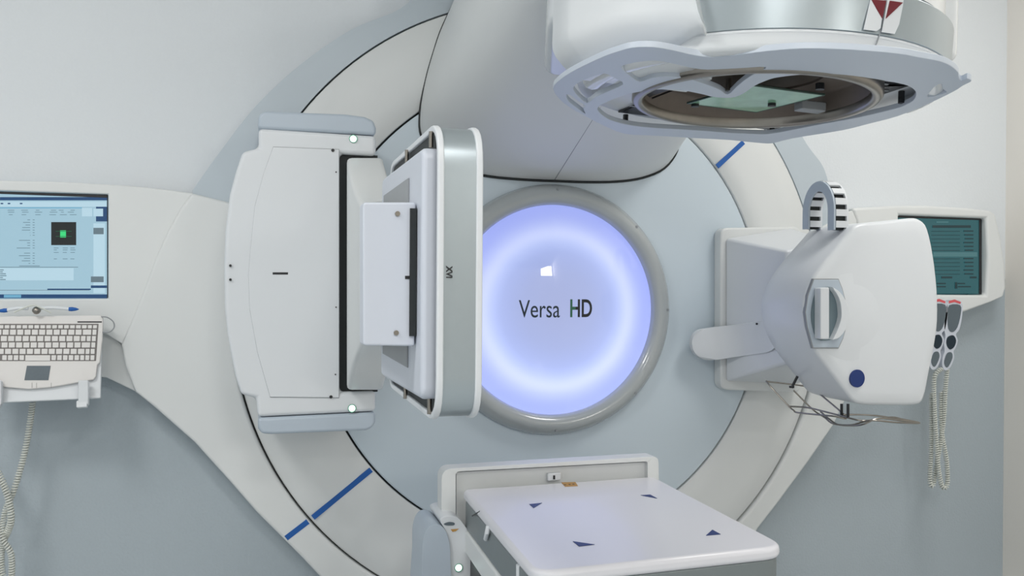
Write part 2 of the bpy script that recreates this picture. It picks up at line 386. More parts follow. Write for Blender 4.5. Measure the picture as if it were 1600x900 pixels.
# label patch with two dark red triangles on the band
def onband(u, v, r=.3615):
    # ray against the tilted cylinder of the head
    d = ray(u, v); o = CAM-T(.025, .01, 0); dx, dy = d.dot(HX), d.dot(HY); ox, oy = o.dot(HX), o.dot(HY)
    a = dx*dx+dy*dy; b = 2*(ox*dx+oy*dy); c_ = ox*ox+oy*oy-r*r; q = b*b-4*a*c_
    if q < 0: return None
    t = (-b-math.sqrt(q))/(2*a); return CAM+d*t
r_b = .3622
def bandpoly(px, r, thick=.0015, nm='', mt='', par=None, n=8, label=None):
    P_ = []
    for i in range(len(px)):
        a, b = px[i], px[(i+1) % len(px)]
        for k in range(n): P_.append(onband(a[0]+(b[0]-a[0])*k/n, a[1]+(b[1]-a[1])*k/n, r))
    c0 = sum(P_, V())/len(P_); bm = NB(); nv = (c0-HO); nv = (nv-HN*nv.dot(HN)).normalized()
    a = [bm.verts.new(p) for p in P_]; b = [bm.verts.new(p-nv*thick) for p in P_]
    for t in tessellate_polygon([P_]): bm.faces.new([a[i] for i in t])
    for i in range(len(a)): bm.faces.new([a[i], a[(i+1) % len(a)], b[(i+1) % len(a)], b[i]])
    bm.faces.new(list(reversed(b)))
    return obj(nm, bm, mt, par, label=label)
pt = bandpoly([(1364, -24), (1360, 2), (1350, 46), (1370, 48.5), (1376, 44), (1385, -24)], r_b, nm='marker_patch', mt='white', par=bnd, label='white patch with a dark red triangle')
bandpoly([(1362, -1), (1385, 1), (1379, 29)], r_b+.001, nm='marker_triangle', mt='red', par=pt)
pt = bandpoly([(1391, -24), (1379, 46), (1378, 50), (1398, 53), (1405, 38), (1411, 8), (1414, -20)], r_b, nm='marker_patch', mt='white', par=bnd, label='white patch with a dark red triangle')
bandpoly([(1391, 1), (1411, 4), (1384.5, 29)], r_b+.001, nm='marker_triangle', mt='red', par=pt)
obj('collar_seam', tube(NB(), [onband(1376, 47, .3575), onband(1373, 58, .3565), onband(1370, 67, .355), onband(1365, 76, .352)], .0012, 6), 'grey', TH)
# underside: dark mounting frame, steel ring, cavity, glass
obj('base_plate', lathe(NB(), [(.236, .031), (.236, .035), (.356, .035), (.356, .031)], Tc, 64), 'white', TH)
sq = [Ph(966, 173, .030), Ph(1207, 201, .030), Ph(1421, 131, .030), Ph(1142, 103, .030)]
hole = [Tc(.236*math.cos(-2*math.pi*k/48), .236*math.sin(-2*math.pi*k/48), .030) for k in range(48)]
mpl = obj('mounting_plate', plate(NB(), [[V(p) for p in sq], hole], HN*-.004), 'black', TH, label='black square mounting plate')
bm = NB()
for u, v in ((1381, 131.5), (1382, 141), (990, 166), (1118, 117)): 
    q = Ph(u, v, .0255); bm = NB(); prism(bm, [q-HX*.009-HY*.003, q+HX*.009-HY*.003, q+HX*.009+HY*.003, q-HX*.009+HY*.003], -HN*.001)
    obj('plate_slot', bm, 'grey', mpl, label='small pale slot')
obj('aperture_ring', lathe(NB(), [(.222, .024), (.222, .002), (.226, -.003), (.238, -.003), (.244, .004), (.244, .031), (.236, .031)], Tc, 96), 'steel', TH, sharp=60, label='steel ring around the opening')
cv = obj('aperture_cavity', lathe(NB(), [(.224, .01), (.212, .05), (.205, .056), (.14, .056), (.138, .06), (.0005, .06), (.0005, .066), (.218, .066), (.229, .012)], Tc, 96), 'bronze', TH, sharp=60)
g4 = [Ph(1074, 162, .02), Ph(1182, 175.5, .02), Ph(1288, 149, .02)]
g4.append(g4[0]+g4[2]-g4[1])
gl = obj('reticle_glass', prism(NB(), rnd(g4, .008, 2), HN*.003), 'glass', TH, label='square green glass plate')
bm = NB()
for i in range(4): tube(bm, [g4[i]+HN*.0015, g4[(i+1) % 4]+HN*.0015], .0024, 6)
obj('glass_edge', bm, 'glass_edge', gl)
for u, v in ((1086, 167), (1206, 166), (1281, 140)):
    q = Ph(u, v, .014); obj('retaining_knob', disc(NB(), q, HN, .0085, .012, 20), 'black', cv)
q = Ph(1272, 172, .01); bm = NB(); 
prism(bm, [q-HX*.03-HY*.0, q+HX*.03, q+HX*.03+HY*.03, q-HX*.03+HY*.03], HN*.02)
obj('sensor_block', bm, 'grey', cv, bevel=.003)
# touch guard
outer = [(864,139),(876,157),(892,169),(913,181),(940,195),(975,209),(1020,212),(1087,216),(1140,219),(1180,223),(1207,224),(1240,216),(1315,204),(1360,193),(1402,182),(1445,165),(1489,144),(1505,134),(1518,127),(1511,123),(1502,127),(1498,120),(1497,113),(1485,103),(1468,96),(1436,90),(1402,84),(1330,78),(1258,76),(1200,80),(1153,86),(1121,90),(1087,87),(1052,79),(1020,74),(988,75),(965,81),(940,90),(900,109),(876,124)]
hA = [(971,105),(984,100),(999,97),(1025,95),(1052,100),(1079,106),(1105,109),(1153,107),(1197,105),(1180,115),(1167,123),(1152,135),(1137,148),(1125,141),(1108,134),(1073,123),(1041,120),(1018,122),(1000,128),(985,119)]
hB = [(896,138),(906,128),(921,122),(943,115),(961,123),(973,132),(945,145),(930,152),(917,161),(903,150)]
hC = [(885,148),(893,150),(903,158),(914,165),(911,170),(914,178),(899,167),(888,158)]
hD = [(934,172),(938,165),(948,160),(975,149),(1009,142),(1033,140),(1063,141),(1095,147),(1116,152),(1143,153),(1161,147),(1180,134),(1201,125),(1217,121),(1252,117),(1301,116),(1350,121),(1402,130),(1422,136),(1431,145),(1428,156),(1417,163),(1399,170),(1340,184),(1280,195),(1229,205),(1206,209),(1186,210),(1140,208),(1087,204),(1020,200),(985,196),(960,190),(945,183)]
hE = [(1450,152),(1455,142),(1462,135),(1471,131),(1473,139),(1478,145)]
L = [smooth([Ph(a, b, 0) for a, b in outer], 3)]+[smooth([Ph(a, b, 0) for a, b in h], 3) for h in (hA, hB, hC, hD, hE)]
tg = obj('touch_guard', plate(NB(), L, HN*.011), 'guard', TH, bevel=.0022, seg=2, sharp=50, label='pale blue scalloped collision guard plate')
for (u, v) in ((977, 199), (1206, 216), (1408, 166), (1138, 147)):
    q = Ph(u, v, 0); obj('guard_post', disc(NB(), q+HN*.006, HN, .0062, .024, 16), 'steel' if v < 150 else 'black', TH)

# ================================================================ imaging detector arm (left)
D = empty('imaging_detector_arm', (-.85, 0, H), 'white panel arm with silver edged detector frame at left of the disc', 'imaging arm')
y0 = -.33
body = [(404, 200), (404, 231), (379, 237), (369, 267), (359, 304), (352, 362), (350, 414), (351, 483), (355, 520), (360, 550), (368, 590), (377, 617), (400, 622), (403, 652), (587, 643), (587, 611), (531, 613), (531, 240), (588, 243), (588, 212)]
B3 = outl(body, y0)
bc = obj('base_cover', prism(NB(), B3, (0, .33, 0)), 'white', D, bevel=.012, seg=4)
ct = outl([(403, 201), (403, 181), (412, 173), (540, 178), (570, 182), (584, 188), (588, 200), (588, 211)], y0)
obj('end_cap', prism(NB(), ct, (0, .33, 0)), 'bluegrey', D, bevel=.01, seg=4, label='blue grey end cap')
cb_ = outl([(403, 653), (587, 644), (587, 660), (582, 669), (572, 673), (423, 679), (409, 678), (403, 670)], y0)
obj('end_cap', prism(NB(), cb_, (0, .33, 0)), 'bluegrey', D, bevel=.01, seg=4, label='blue grey end cap')
obj('slot_backing', prism(NB(), outl([(529, 239), (590, 243), (590, 612), (529, 614)], y0+.02), (0, .28, 0)), 'dark', D, label='black slot')
ap = outl([(427, 229), (530, 233), (530, 622), (422, 621), (402, 550), (390, 483), (388, 430), (391, 391), (398, 322), (412, 270)], y0-.001)
obj('access_panel_gap', prism(NB(), [p for p in ap], (0, .004, 0)), 'grey', D)
c0 = sum(ap, V())/len(ap)
obj('access_panel', prism(NB(), [c0+(p-c0)*.9955+V((0, -.003, 0)) for p in ap], (0, .005, 0)), 'white', D, bevel=.0015, seg=2)
def screw(par, u, v, y, r=.004, mt='grey', nm='screw', n=YF): return obj(nm, disc(NB(), Py(u, v, y), n, r, .003, 14), mt, par)
for u, v, r in ((520, 235, .0045), (517, 620, .0045), (525, 269, .002), (525, 480, .002), (524, 585, .002), (360, 415, .0035), (360, 437, .0035)): screw(D, u, v, y0-.003, r, 'black')
obj('index_mark', prism(NB(), outl([(426, 425.5), (450, 425.5), (450, 429), (426, 429)], y0-.0045), (0, .003, 0)), 'black', D)
for u, v in ((552, 217), (550, 638)):
    r_ = obj('indicator_light', disc(NB(), Py(u, v, y0), YF, .0115, .003, 24), 'ledring', D); obj('lens', disc(NB(), Py(u, v, y0-.003), YF, .009, .002, 24), 'led', r_, label='glowing white green lens')
# funnel arm from the base to the bracket
secs = [(-.30, 542, 600, 247, 609), (-.40, 542, 603, 247, 609), (-.50, 543, 604, 262, 598), (-.62, 545, 606, 285, 575), (-.78, 550, 612, 303, 555), (-.95, 556, 622, 313, 544), (-1.12, 566, 640, 318, 538)]
def xs(u, y): return Py(u, 430, y).x
fun = NB(); rr = []
for y, ua, ub, va, vb in ((-.30, 542, 598, 247, 609), (-.40, 542, 599, 247, 609), (-.44, 543, 600, 252, 604), (-.50, 545, 604, 266, 590), (-.56, 549, 609, 284, 572), (-.62, 555, 615, 302, 555), (-.70, 560, 617, 312, 546), (-.90, 562, 586, 316, 541), (-1.12, 565, 609, 317, 540), (-1.36, 572, 640, 319, 537)):
    q = [Py(ua, vb, y), Py(ub, vb, y), Py(ub, va, y), Py(ua, va, y)]
    q = rnd(q, .014, 3); rr.append([fun.verts.new(p) for p in q])
for A, B in zip(rr, rr[1:]):
    for i in range(len(A)): fun.faces.new([A[i], A[(i+1) % len(A)], B[(i+1) % len(A)], B[i]])
fun.faces.new(rr[0]); fun.faces.new(list(reversed(rr[-1])))
obj('arm_cover', fun, 'cream', D, sharp=50)
yb = -1.40
bq = outl([(567, 316), (650, 316), (648, 541), (567, 540)], yb)
bk = obj('bracket', prism(NB(), rnd(bq, .005, 3), (0, .05, 0)), 'lilac', D, bevel=.009, seg=4)
for u, v in ((621, 334), (619, 520)): screw(bk, u, v, yb, .0042, 'steel')
obj('index_mark', prism(NB(), outl([(633, 431), (651, 431), (651, 436), (633, 436)], yb-.001), (0, .004, 0)), 'black', bk)
# detector panel: loop frame in the y-z plane
ya, yz = -1.475, -.93; zt = H+.343; zb = H-.139
xl, xr = -.682, -.612
yb2 = ya; 
def loop(o, r, yo=0):
    return rnd([V((0, ya+o, zb+o)), V((0, yz-o, zb+o)), V((0, yz-o, zt-o)), V((0, ya+o, zt-o))], [r, r*.7, r*.7, r], 6)
def ringx(bm, x0, x1, o0, o1, r):
    A = loop(o0, r); B = loop(o1, max(.01, r-o1))
    q = [[bm.verts.new(V((x, p.y, p.z))) for p in Lp] for x, Lp in ((x0, A), (x1, A), (x1, B), (x0, B))]
    for j in range(4):
        a, b = q[j], q[(j+1) % 4]
        for i in range(len(a)): bm.faces.new([a[i], a[(i+1) % len(a)], b[(i+1) % len(a)], b[i]])
    return bm
fr_ = obj('panel_frame', ringx(NB(), xl+.008, xr-.008, .003, .02, .07), 'silver', D, sharp=40, label='silver band around the detector panel')
obj('frame_rim', ringx(NB(), xl-.002, xl+.009, 0, .011, .07), 'white', fr_, bevel=.003, sharp=60, label='white rim')
obj('frame_rim', ringx(NB(), xr-.009, xr+.002, 0, .05, .07), 'white', fr_, bevel=.003, sharp=60, label='white rim')
text('panel_text', 'XVI', .0135, V((Py(698, 416, ya).x, ya+.002, Py(698, 416, ya).z)), 'black', fr_, rot=(math.pi/2, math.pi/2, 0), sx=.9, bold=.0004)
pi_ = [V((xl+.003, p.y, p.z)) for p in loop(.008, .06)]
obj('panel_back_gap', prism(NB(), pi_, (.01, 0, 0)), 'dark', D)
pi_ = [V((xr-.006, p.y, p.z)) for p in loop(.02, .05)]
obj('panel_face', prism(NB(), pi_, (.006, 0, 0)), 'black', D, label='black detector face')
bx0 = xl-.022
inner = rnd([V((bx0, ya+.03, zb+.035)), V((bx0, yz-.02, zb+.025)), V((bx0, yz-.02, zt-.035)), V((bx0, ya+.03, zt-.04))], .02, 4)
pb = obj('panel_body', prism(NB(), inner, (.036, 0, 0)), 'lilac', D, bevel=.01, seg=4)
for (y_, z_) in ((ya+.05, zt-.026), (ya+.30, zt-.02), (ya+.05, zb+.022), (ya+.30, zb+.016)):
    obj('hanger_pin', disc(NB(), V((xl-.004, y_, z_-.012)), (0, 0, 1), .004, .026, 10), 'steel', D)
zc_ = (zt+zb)/2
obj('bracket_plate', box(NB(), bx0-.003, bx0+.001, -1.32, -1.0, zc_-.165, zc_+.165), 'grey', D, bevel=.002, label='grey recess plate behind the bracket')
obj('bracket_slot', box(NB(), bx0-.012, bx0-.001, -1.405, -1.0, zc_-.105, zc_+.105), 'dark', D)

# ================================================================ x-ray source arm (right)
X = empty('x_ray_source_arm', (.8, 0, H), 'bulky rounded white x-ray source at right of the disc, with handle and blue dot', 'x-ray source')
mp = rnd(outl([(1126, 356), (1252, 354), (1252, 614), (1126, 609)], -.05), .03, 5)
obj('mount_plate', prism(NB(), mp, (0, .05, 0)), 'cream', X, bevel=.008, seg=3)
# faceted neck rising from the plate to the housing
A4 = outl([(1133, 372), (1236, 356), (1245, 600), (1133, 596)], -.05); B4 = [V((.70, -.30, H+.20)), V((.86, -.30, H+.24)), V((.86, -.30, H-.22)), V((.70, -.30, H-.17))]
nb = NB(); a = [nb.verts.new(p) for p in A4]; b = [nb.verts.new(p) for p in B4]
for i in range(4): nb.faces.new([a[i], a[(i+1) % 4], b[(i+1) % 4], b[i]])
nb.faces.new(a); nb.faces.new(list(reversed(b)))
obj('neck', nb, 'white', X, bevel=.01)
tl = smooth([Py(a, b, -.062-max(0, (a-1133)*.25/95)) for a, b in ([(1082, 530), (1090, 518), (1106, 513), (1150, 508), (1200, 503), (1215, 525), (1205, 548), (1160, 556), (1110, 563), (1092, 557), (1083, 546)])], 4)
tn = obj('lock_lever', prism(NB(), tl, (0, .02, 0), True), 'white', X, bevel=.003)
for u, v, y in ((1182, 506, -.195), (1146, 555, -.1)): screw(tn, u, v, y, .0035, 'black')
yf = -.62
fo = [(1338, 350), (1380, 346), (1420, 341), (1436, 344), (1446, 357), (1455, 398), (1461, 450), (1462, 500), (1457, 540), (1448, 585), (1440, 622), (1428, 632), (1380, 633), (1336, 630), (1318, 612), (1300, 589), (1273, 553), (1257, 519), (1252, 485), (1254, 465), (1268, 431), (1296, 395), (1322, 365)]
F3 = smooth(outl(fo, yf), 3)
hb = NB(); N = len(F3); cF = sum(F3, V())/N
lay = [(0, 1.0, .0), (.10, 1.0, 0), (.16, 1.0, 0), (.215, .985, 0), (.235, .94, 0), (.25, .8, 0)]
rg = []
for d, s, _ in lay: rg.append([hb.verts.new(V((cF.x+(p.x-cF.x)*s, yf+d, cF.z+(p.z-cF.z)*s))) for p in F3])
for A, B in zip(rg, rg[1:]):
    for i in range(N): hb.faces.new([A[i], A[(i+1) % N], B[(i+1) % N], B[i]])
hb.faces.new(list(reversed(rg[-1])))
# domed front
fr0 = rg[0]
for d, s in ((-.004, .995), (-.009, .985), (-.012, .96), (-.014, .85), (-.015, .5)):
    nr = [hb.verts.new(V((cF.x+(p.x-cF.x)*s, yf+d, cF.z+(p.z-cF.z)*s))) for p in F3]
    for i in range(N): hb.faces.new([fr0[i], fr0[(i+1) % N], nr[(i+1) % N], nr[i]])
    fr0 = nr
hb.faces.new(fr0)
hs = obj('housing', hb, 'white', X, sharp=50)
yd = yf-.0145
def ydome(u, v): return Py(u, v, yd)
obj('front_dish', lathe(NB(), [(.138, 0), (.126, .0022), (.0005, .0034), (.0005, -.003), (.138, -.003)], lambda x, z, h: V((ydome(1332, 495).x+x, yd-h+.002, ydome(1332, 495).z+z)), 64), 'bluegrey' if False else 'white', X, sharp=30, label='round shallow boss around the handle')
hp = outl([(1272, 437), (1310, 437), (1316, 452), (1323, 480), (1323, 505), (1317, 528), (1310, 543), (1271, 543), (1262, 510), (1259, 488), (1263, 462)], yd-.004)
c1 = sum(hp, V())/len(hp)
obj('handle_recess_rim', prism(NB(), [c1+(p-c1)*1.03 for p in hp], (0, .012, 0)), 'grey', X, bevel=.001)
hr = obj('handle_plate', prism(NB(), [p+V((0, -.001, 0)) for p in hp], (0, .008, 0)), 'bluegrey', X, bevel=.0015)
obj('handle_hollow_shade', prism(NB(), smooth(outl([(1276, 455), (1300, 449), (1312, 470), (1316, 492), (1312, 515), (1300, 530), (1277, 530), (1268, 505), (1268, 480)], yd-.0055), 4), (0, -.0015, 0)), 'slate', hr, label='slate sheet coloured as the shade of the handle hollow')  # flat sheet, its dark colour stands for the shade of a recess
obj('grip', prism(NB(), rnd(outl([(1282, 450), (1296, 449), (1296, 530), (1282, 530)], yd-.035), .004), (0, .03, 0)), 'white', X, bevel=.004, label='upright grip bar')
cr = smooth(outl([(1302, 449), (1314, 458), (1324, 475), (1327, 492), (1323, 512), (1312, 527), (1301, 531)], yd-.026), 4, False); ci = smooth(outl([(1303, 528), (1309, 515), (1314, 500), (1315, 488), (1313, 472), (1308, 460), (1303, 453)], yd-.026), 4, False)
obj('grip', prism(NB(), cr+ci, (0, .03, 0)), 'white', X, bevel=.003, label='curved grip bar')
obj('blue_dot', disc(NB(), Py(1337, 591, yf-.010), (0.06, -1, 0), .0258, .008, 40), 'navy', X, label='round navy blue sticker')
# wire collision loops and their posts
wires = [
 [((1200,599),.33),((1205,597),.33),((1262,604),.40),((1273,609),.44),((1285,619),.48),((1322,652),.60),((1300,650),.58),((1248,645),.44),((1240,641),.42),((1232,634),.40)],
 [((1232,635),.40),((1262,637),.46),((1300,646),.56),((1345,657),.66),((1375,654),.66),((1395,652),.64),((1410,655),.62),((1437,661),.62),((1400,660),.68),((1360,657),.68),((1330,664),.60),((1302,662),.54),((1288,652),.5),((1270,640),.46),((1240,610),.42)],
 [((1318,648),.60),((1345,648),.62),((1380,651),.64),((1437,661),.62),((1405,657),.66),((1372,654),.68),((1345,664),.66),((1312,664),.56),((1296,655),.52),((1282,643),.48)],
]
for wpts in wires:
    pts = smooth([Py(a[0], a[1], -d) for a, d in wpts], 5, wpts is wires[0])
    obj('wire_guard', tube(NB(), pts, .0026, 8, wpts is wires[0]), 'steel', X, label='bent steel wire of the collision guard')
for a, b, d in (((1246, 588), (1237, 606), .43), ((1315, 631), (1315, 652), .58), ((1325, 631), (1325, 653), .62)):
    obj('guard_post', tube(NB(), [Py(*a, -d), Py(*b, -d)], .0042, 12), 'black', X)
obj('guard_clip', disc(NB(), Py(1237, 606, -.435), (0, 0, 1), .008, .006, 12), 'black', X)
# cable drag chain arched over the top
cx0, cx1 = .665, .715
cen = V((0, (Px(1303, 330, cx0).y+Px(1254, 330, cx0).y)/2, Px(1280, 330, cx0).z)); ro = abs(Px(1303, 330, cx0).y-Px(1254, 330, cx0).y)/2
ztop = Px(1280, 283, cx0).z-cen.z
def chain_pt(a, k, x): # a from 0 (near) .. pi (far)
    return V((x, cen.y-math.cos(a)*ro*k, cen.z+math.sin(a)*(ztop-ro*(1-k))))
def legs(k, x):
    pts = [chain_pt(math.pi*i/20, k, x) for i in range(21)]
    return [pts[0]-V((0, 0, .06))]+pts+[pts[-1]-V((0, 0, .05))]
ch = empty('cable_chain', (cx0, cen.y, cen.z-.06), 'white slotted cable chain arching over the top of the x-ray source', 'cable chain')
for xx in (cx0, cx1-.006):
    o1 = legs(1, xx); i1 = list(reversed(legs(.62, xx)))
    bm = NB(); prism(bm, o1+i1, (.006, 0, 0), True); obj('side_rail', bm, 'bluegrey' if xx == cx0 else 'white', ch, sharp=60)
bmx = NB()
o1 = legs(.9, cx0+.006); i1 = list(reversed(legs(.72, cx0+.006))); prism(bmx, o1+i1, (cx1-cx0-.012, 0, 0), True)
obj('cable_core', bmx, 'dark', ch, label='dark cables inside the chain')
O_ = legs(.985, cx0+.0065); I_ = legs(.64, cx0+.0065)
def arclen(Ls, s):
    acc = 0
    for a, b in zip(Ls, Ls[1:]):
        l = (b-a).length
        if acc+l >= s: return a+(b-a)*((s-acc)/l), (b-a).normalized()
        acc += l
    return Ls[-1], (Ls[-1]-Ls[-2]).normalized()
for Ls, nm, k in ((O_, 11, .58), (I_, 9, .6)):
    tot = sum((b-a).length for a, b in zip(Ls, Ls[1:]))
    for i in range(nm):
        s = tot*(i+.5)/nm; p, t = arclen(Ls, s); n = V((1, 0, 0)).cross(t); hw = tot/nm*k/2
        c_ = [p-t*hw-n*.003, p+t*hw-n*.003, p+t*hw+n*.003, p-t*hw+n*.003]
        obj('chain_link', prism(NB(), c_, (cx1-cx0-.013, 0, 0)), 'white', ch)

# ================================================================ couch
C = empty('treatment_couch', (-.1, -.75, 0), 'white treatment couch with blue corner triangles, below the glowing disc', 'treatment couch')
cz = H-.49
top = rnd([Pz(723, 764, cz), Pz(1022, 744, cz), Pz(1232, 853, cz), Pz(836, 895, cz)], [.02, .02, .06, .05], 7)
obj('table_top', prism(NB(), [V((p.x, p.y, cz-.03)) for p in top], (0, 0, .03)), 'couchtop', C, bevel=.012, seg=4)
cc = sum(top, V())/len(top)
def inset(s, z): return [V((cc.x+(p.x-cc.x)*s, cc.y+(p.y-cc.y)*s, z)) for p in top]
obj('side_rail', prism(NB(), inset(.985, cz-.105), (0, 0, .076)), 'rail', C, bevel=.004, label='silver rail below the table top')
obj('lower_rail', prism(NB(), [V((p.x+.0, p.y, cz-.17)) for p in inset(1.0, 0)], (0, 0, .064)), 'cream', C, bevel=.008)
obj('dark_gap_box', prism(NB(), inset(.95, cz-.5), (0, 0, .335)), 'black', C, label='black box for the dark gap below the table')  # black box standing in for the dark gap under the lower rail
obj('pedestal', box(NB(), cc.x-.2, cc.x+.2, cc.y-.25, cc.y+.25, .1, cz-.49), 'cream', C, bevel=.03)
obj('foot', box(NB(), cc.x-.27, cc.x+.27, cc.y-.33, cc.y+.33, 0, .105), 'grey', C, bevel=.02)
for tri in (((827, 788), (847, 786), (834, 794)), ((1001, 774), (1016, 773), (1027, 779)), ((895, 846), (929, 851), (905, 854)), ((1113, 828), (1103, 837), (1126, 835))):
    obj('corner_triangle', prism(NB(), [Pz(a, b, cz+.0003) for a, b in tri], (0, 0, .0008)), 'navy', C, label='small blue triangle')
lab = obj('warning_label', prism(NB(), [Pz(a, b, cz+.0003) for a, b in ((877, 754), (899, 753.5), (903, 759.5), (883, 760.5))], (0, 0, .0008)), 'yellow', C, label='small amber label')
bm = NB()
for a, b in ((883, 757.5), (890, 757), (896, 756.5)): disc(bm, Pz(a, b, cz+.001), (0, 0, 1), .0035, .0006, 8)
obj('label_print', bm, 'ink', lab)
# side clips
obj('hook', tube(NB(), [Px(763, 822, -.412), Px(761, 832, -.416), Px(759, 842, -.412)], .006, 10), 'white', C); obj('hook', tube(NB(), [Px(812, 882, -.412), Px(812, 900, -.412)], .008, 10), 'white', C)
obj('catch', tube(NB(), [Px(738, 806, -.408), Px(750, 799, -.408)], .002, 8), 'black', C)
# upright frame behind the table
yq = -.40
fo_ = rnd(outl([(690, 905), (690, 733), (1029, 713), (1031, 820)], yq), [.0, .03, .02, .0], 5)
fi_ = rnd(outl([(712, 905), (712, 737), (1012, 721), (1012, 820)], yq), [.0, .012, .008, .0], 4)
bm = NB(); plate(bm, [fo_, [V(p) for p in fi_]], (0, .06, 0)) if False else prism(bm, fo_+list(reversed(fi_)), (0, .06, 0), True)
obj('end_frame', bm, 'cream', C, bevel=.004)
obj('end_panel', prism(NB(), outl([(713, 905), (713, 738), (1011, 722), (1011, 820)], yq+.02), (0, .03, 0)), 'cream', C, label='recessed panel inside the frame')
obj('latch', prism(NB(), rnd(outl([(856, 740), (877, 738.5), (876, 750), (856, 752)], yq+.005), .004), (0, .014, 0)), 'white', C, bevel=.002); obj('latch_slot', prism(NB(), outl([(864.5, 743), (867.5, 743), (867.5, 749), (864.5, 749)], yq+.003), (0, .003, 0)), 'black', C)
# control pod at the left end
yp = -.46
K = empty('couch_control_pod', Py(700, 900, yp), 'grey and white control pod with glowing button, left of the couch', 'control pod')
pod = smooth(outl([(688, 812), (700, 806), (714, 808), (724, 818), (733, 833), (738, 852), (739, 880), (739, 960), (703, 960), (703, 880), (702, 850), (696, 830)], yp), 4)
w1 = obj('pod_face', prism(NB(), pod, (0, .16, 0), True), 'white', K, bevel=.006, sharp=50)
pod2 = smooth(outl([(668, 826), (680, 820), (694, 826), (702, 848), (704, 880), (704, 960), (660, 960), (660, 880), (661, 846)], yp-.01), 4)
obj('pod_side', prism(NB(), pod2, (0, .17, 0), True), 'bluegrey', K, bevel=.012, sharp=50, label='blue grey side of the pod')
r_ = obj('indicator_light', disc(NB(), Py(716.5, 887, yp), YF, .0115, .003, 24), 'ledring', K); obj('lens', disc(NB(), Py(716.5, 887, yp-.003), YF, .009, .002, 24), 'led', r_, label='glowing white green lens')
obj('symbol_sticker', prism(NB(), smooth(outl([(694, 818), (702, 815.5), (710, 817), (709, 820.5), (700, 821), (695, 820)], yp-.0005), 3), (0, -.001, 0)), 'greypad', w1, label='grey oval symbol'); obj('symbol_sticker', prism(NB(), outl([(704, 827), (717, 826), (712, 830), (707, 831)], yp-.0005), (0, -.001, 0)), 'yellow', w1, label='amber symbol')

# ================================================================ left monitor panel
yl = .002
mo = outl([(-190, 277), (0, 282), (100, 284), (200, 290), (250, 295), (303, 302), (291, 325), (270, 362), (251, 405), (235, 448), (216, 497), (194, 540), (166, 522), (-190, 522)], yl)
MP = empty('monitor_panel', Py(80, 522, .05), 'white wall panel holding the large screen with a blue desktop, at left', 'monitor')
so = outl([(-140, 296), (0, 298), (169, 303.5), (169, 466.5), (-140, 468)], yl)
bm = NB(); plate(bm, [mo, so], (0, .08, 0)); obj('panel', bm, 'cream', MP, bevel=.005)
obj('panel_apron', prism(NB(), outl([(-190, 520), (168, 520), (190, 538), (212, 612), (166, 590), (100, 584), (-190, 584)], .03), (0, .06, 0)), 'cream', MP, bevel=.004)
EM = {n: emat('screen_'+n, c, s) for n, c, s in (('pale', (150, 184, 200), 1), ('light', (172, 202, 216), 1), ('navy', (8, 60, 104), 1), ('black', (4, 16, 20), 1), ('green', (50, 205, 120), 1), ('dimgreen', (12, 88, 60), 1), ('dash', (104, 132, 146), 1), ('grey', (92, 112, 122), 1), ('mid', (100, 160, 190), 1), ('teal', (38, 92, 98), .8), ('tealdark', (18, 50, 56), .8), ('teallight', (72, 118, 122), .8))}
ys = .012
def screen(name, frame, ysc, parent, base, rects):
    bm = NB(); prism(bm, outl(frame, ysc), (0, .01, 0)); names = [base]
    for f in bm.faces: f.material_index = 0
    s = obj(name, bm, [EM[base]], parent)
    bm = NB(); mats = []
    for i, (a, b, c_, d_, mn) in enumerate(rects):
        if mn not in mats: mats.append(mn)
        k = len(bm.faces); prism(bm, outl([(a, b), (c_, b), (c_, d_), (a, d_)], ysc-.0006*(1+(i > 0)+(mn in ('dash', 'green', 'dimgreen', 'tealdark')))-.00001*i), (0, .0004, 0))
        bm.faces.ensure_lookup_table()
        for f in bm.faces[k:]: f.material_index = mats.index(mn)
    obj('screen_windows', bm, [EM[q] for q in mats], s)
    return s
rects = [(-60, 308, 168, 313, 'navy'), (-60, 315, 166, 323, 'light'), (150, 323, 168, 346, 'navy'), (146, 326, 161, 338, 'light'), (-60, 324, 128, 325.5, 'mid'), (128, 325, 144, 338, 'light'), (80, 347, 119, 383, 'black'), (146, 349, 164, 458, 'light'), (146, 356, 162, 366, 'grey'), (142, 432, 162, 441, 'grey'), (142, 446, 167, 450, 'navy'), (-60, 419, 115, 438, 'light'), (74, 451, 142, 453, 'navy'), (-60, 460, 168, 466, 'navy'), (6, 460.5, 33, 465, 'mid'), (-60, 417, 122, 417.8, 'grey'), (94, 360, 103, 371, 'green'), (87, 361, 112, 361.8, 'dimgreen'), (87, 369, 112, 369.8, 'dimgreen'), (-60, 453, 140, 453.7, 'grey'), (30, 415, 62, 416.2, 'dash')]
random.seed(3)
for yy in range(343, 414, 4):
    if yy not in (371, 391): rects.append((48-random.random()*22, yy, 47, yy+1.1, 'dash')); rects.append((51, yy, 54, yy+1.1, 'dash'))
for yy in (328, 331, 335): 
    for xx in (8, 30, 52, 75, 90, 105): rects.append((xx+random.random()*6, yy, xx+9+random.random()*6, yy+1, 'dash'))
for yy in (387, 390, 394, 404):
    for xx in (84, 98, 110): rects.append((xx, yy, xx+4+random.random()*4, yy+1, 'dash'))
for yy in range(421, 437, 3): rects.append((0, yy, 4+random.random()*6, yy+1.6, 'dash'))
for xx in (1, 12, 31): rects.append((xx, 317, xx+4, 319, 'navy'))
screen('screen', [(-138, 296), (0, 299), (168.5, 304), (168.5, 466), (-138, 467.5)], ys, MP, 'pale', rects)
obj('screen_bezel', prism(NB(), outl([(-138, 296), (0, 299), (168.5, 304), (168.5, 309), (0, 303), (-138, 300)], ys-.002), (0, .002, 0)), 'black', MP)
obj('screen_bezel', prism(NB(), outl([(167.2, 304), (169, 304), (169, 466), (167.2, 466)], ys-.002), (0, .002, 0)), 'black', MP)

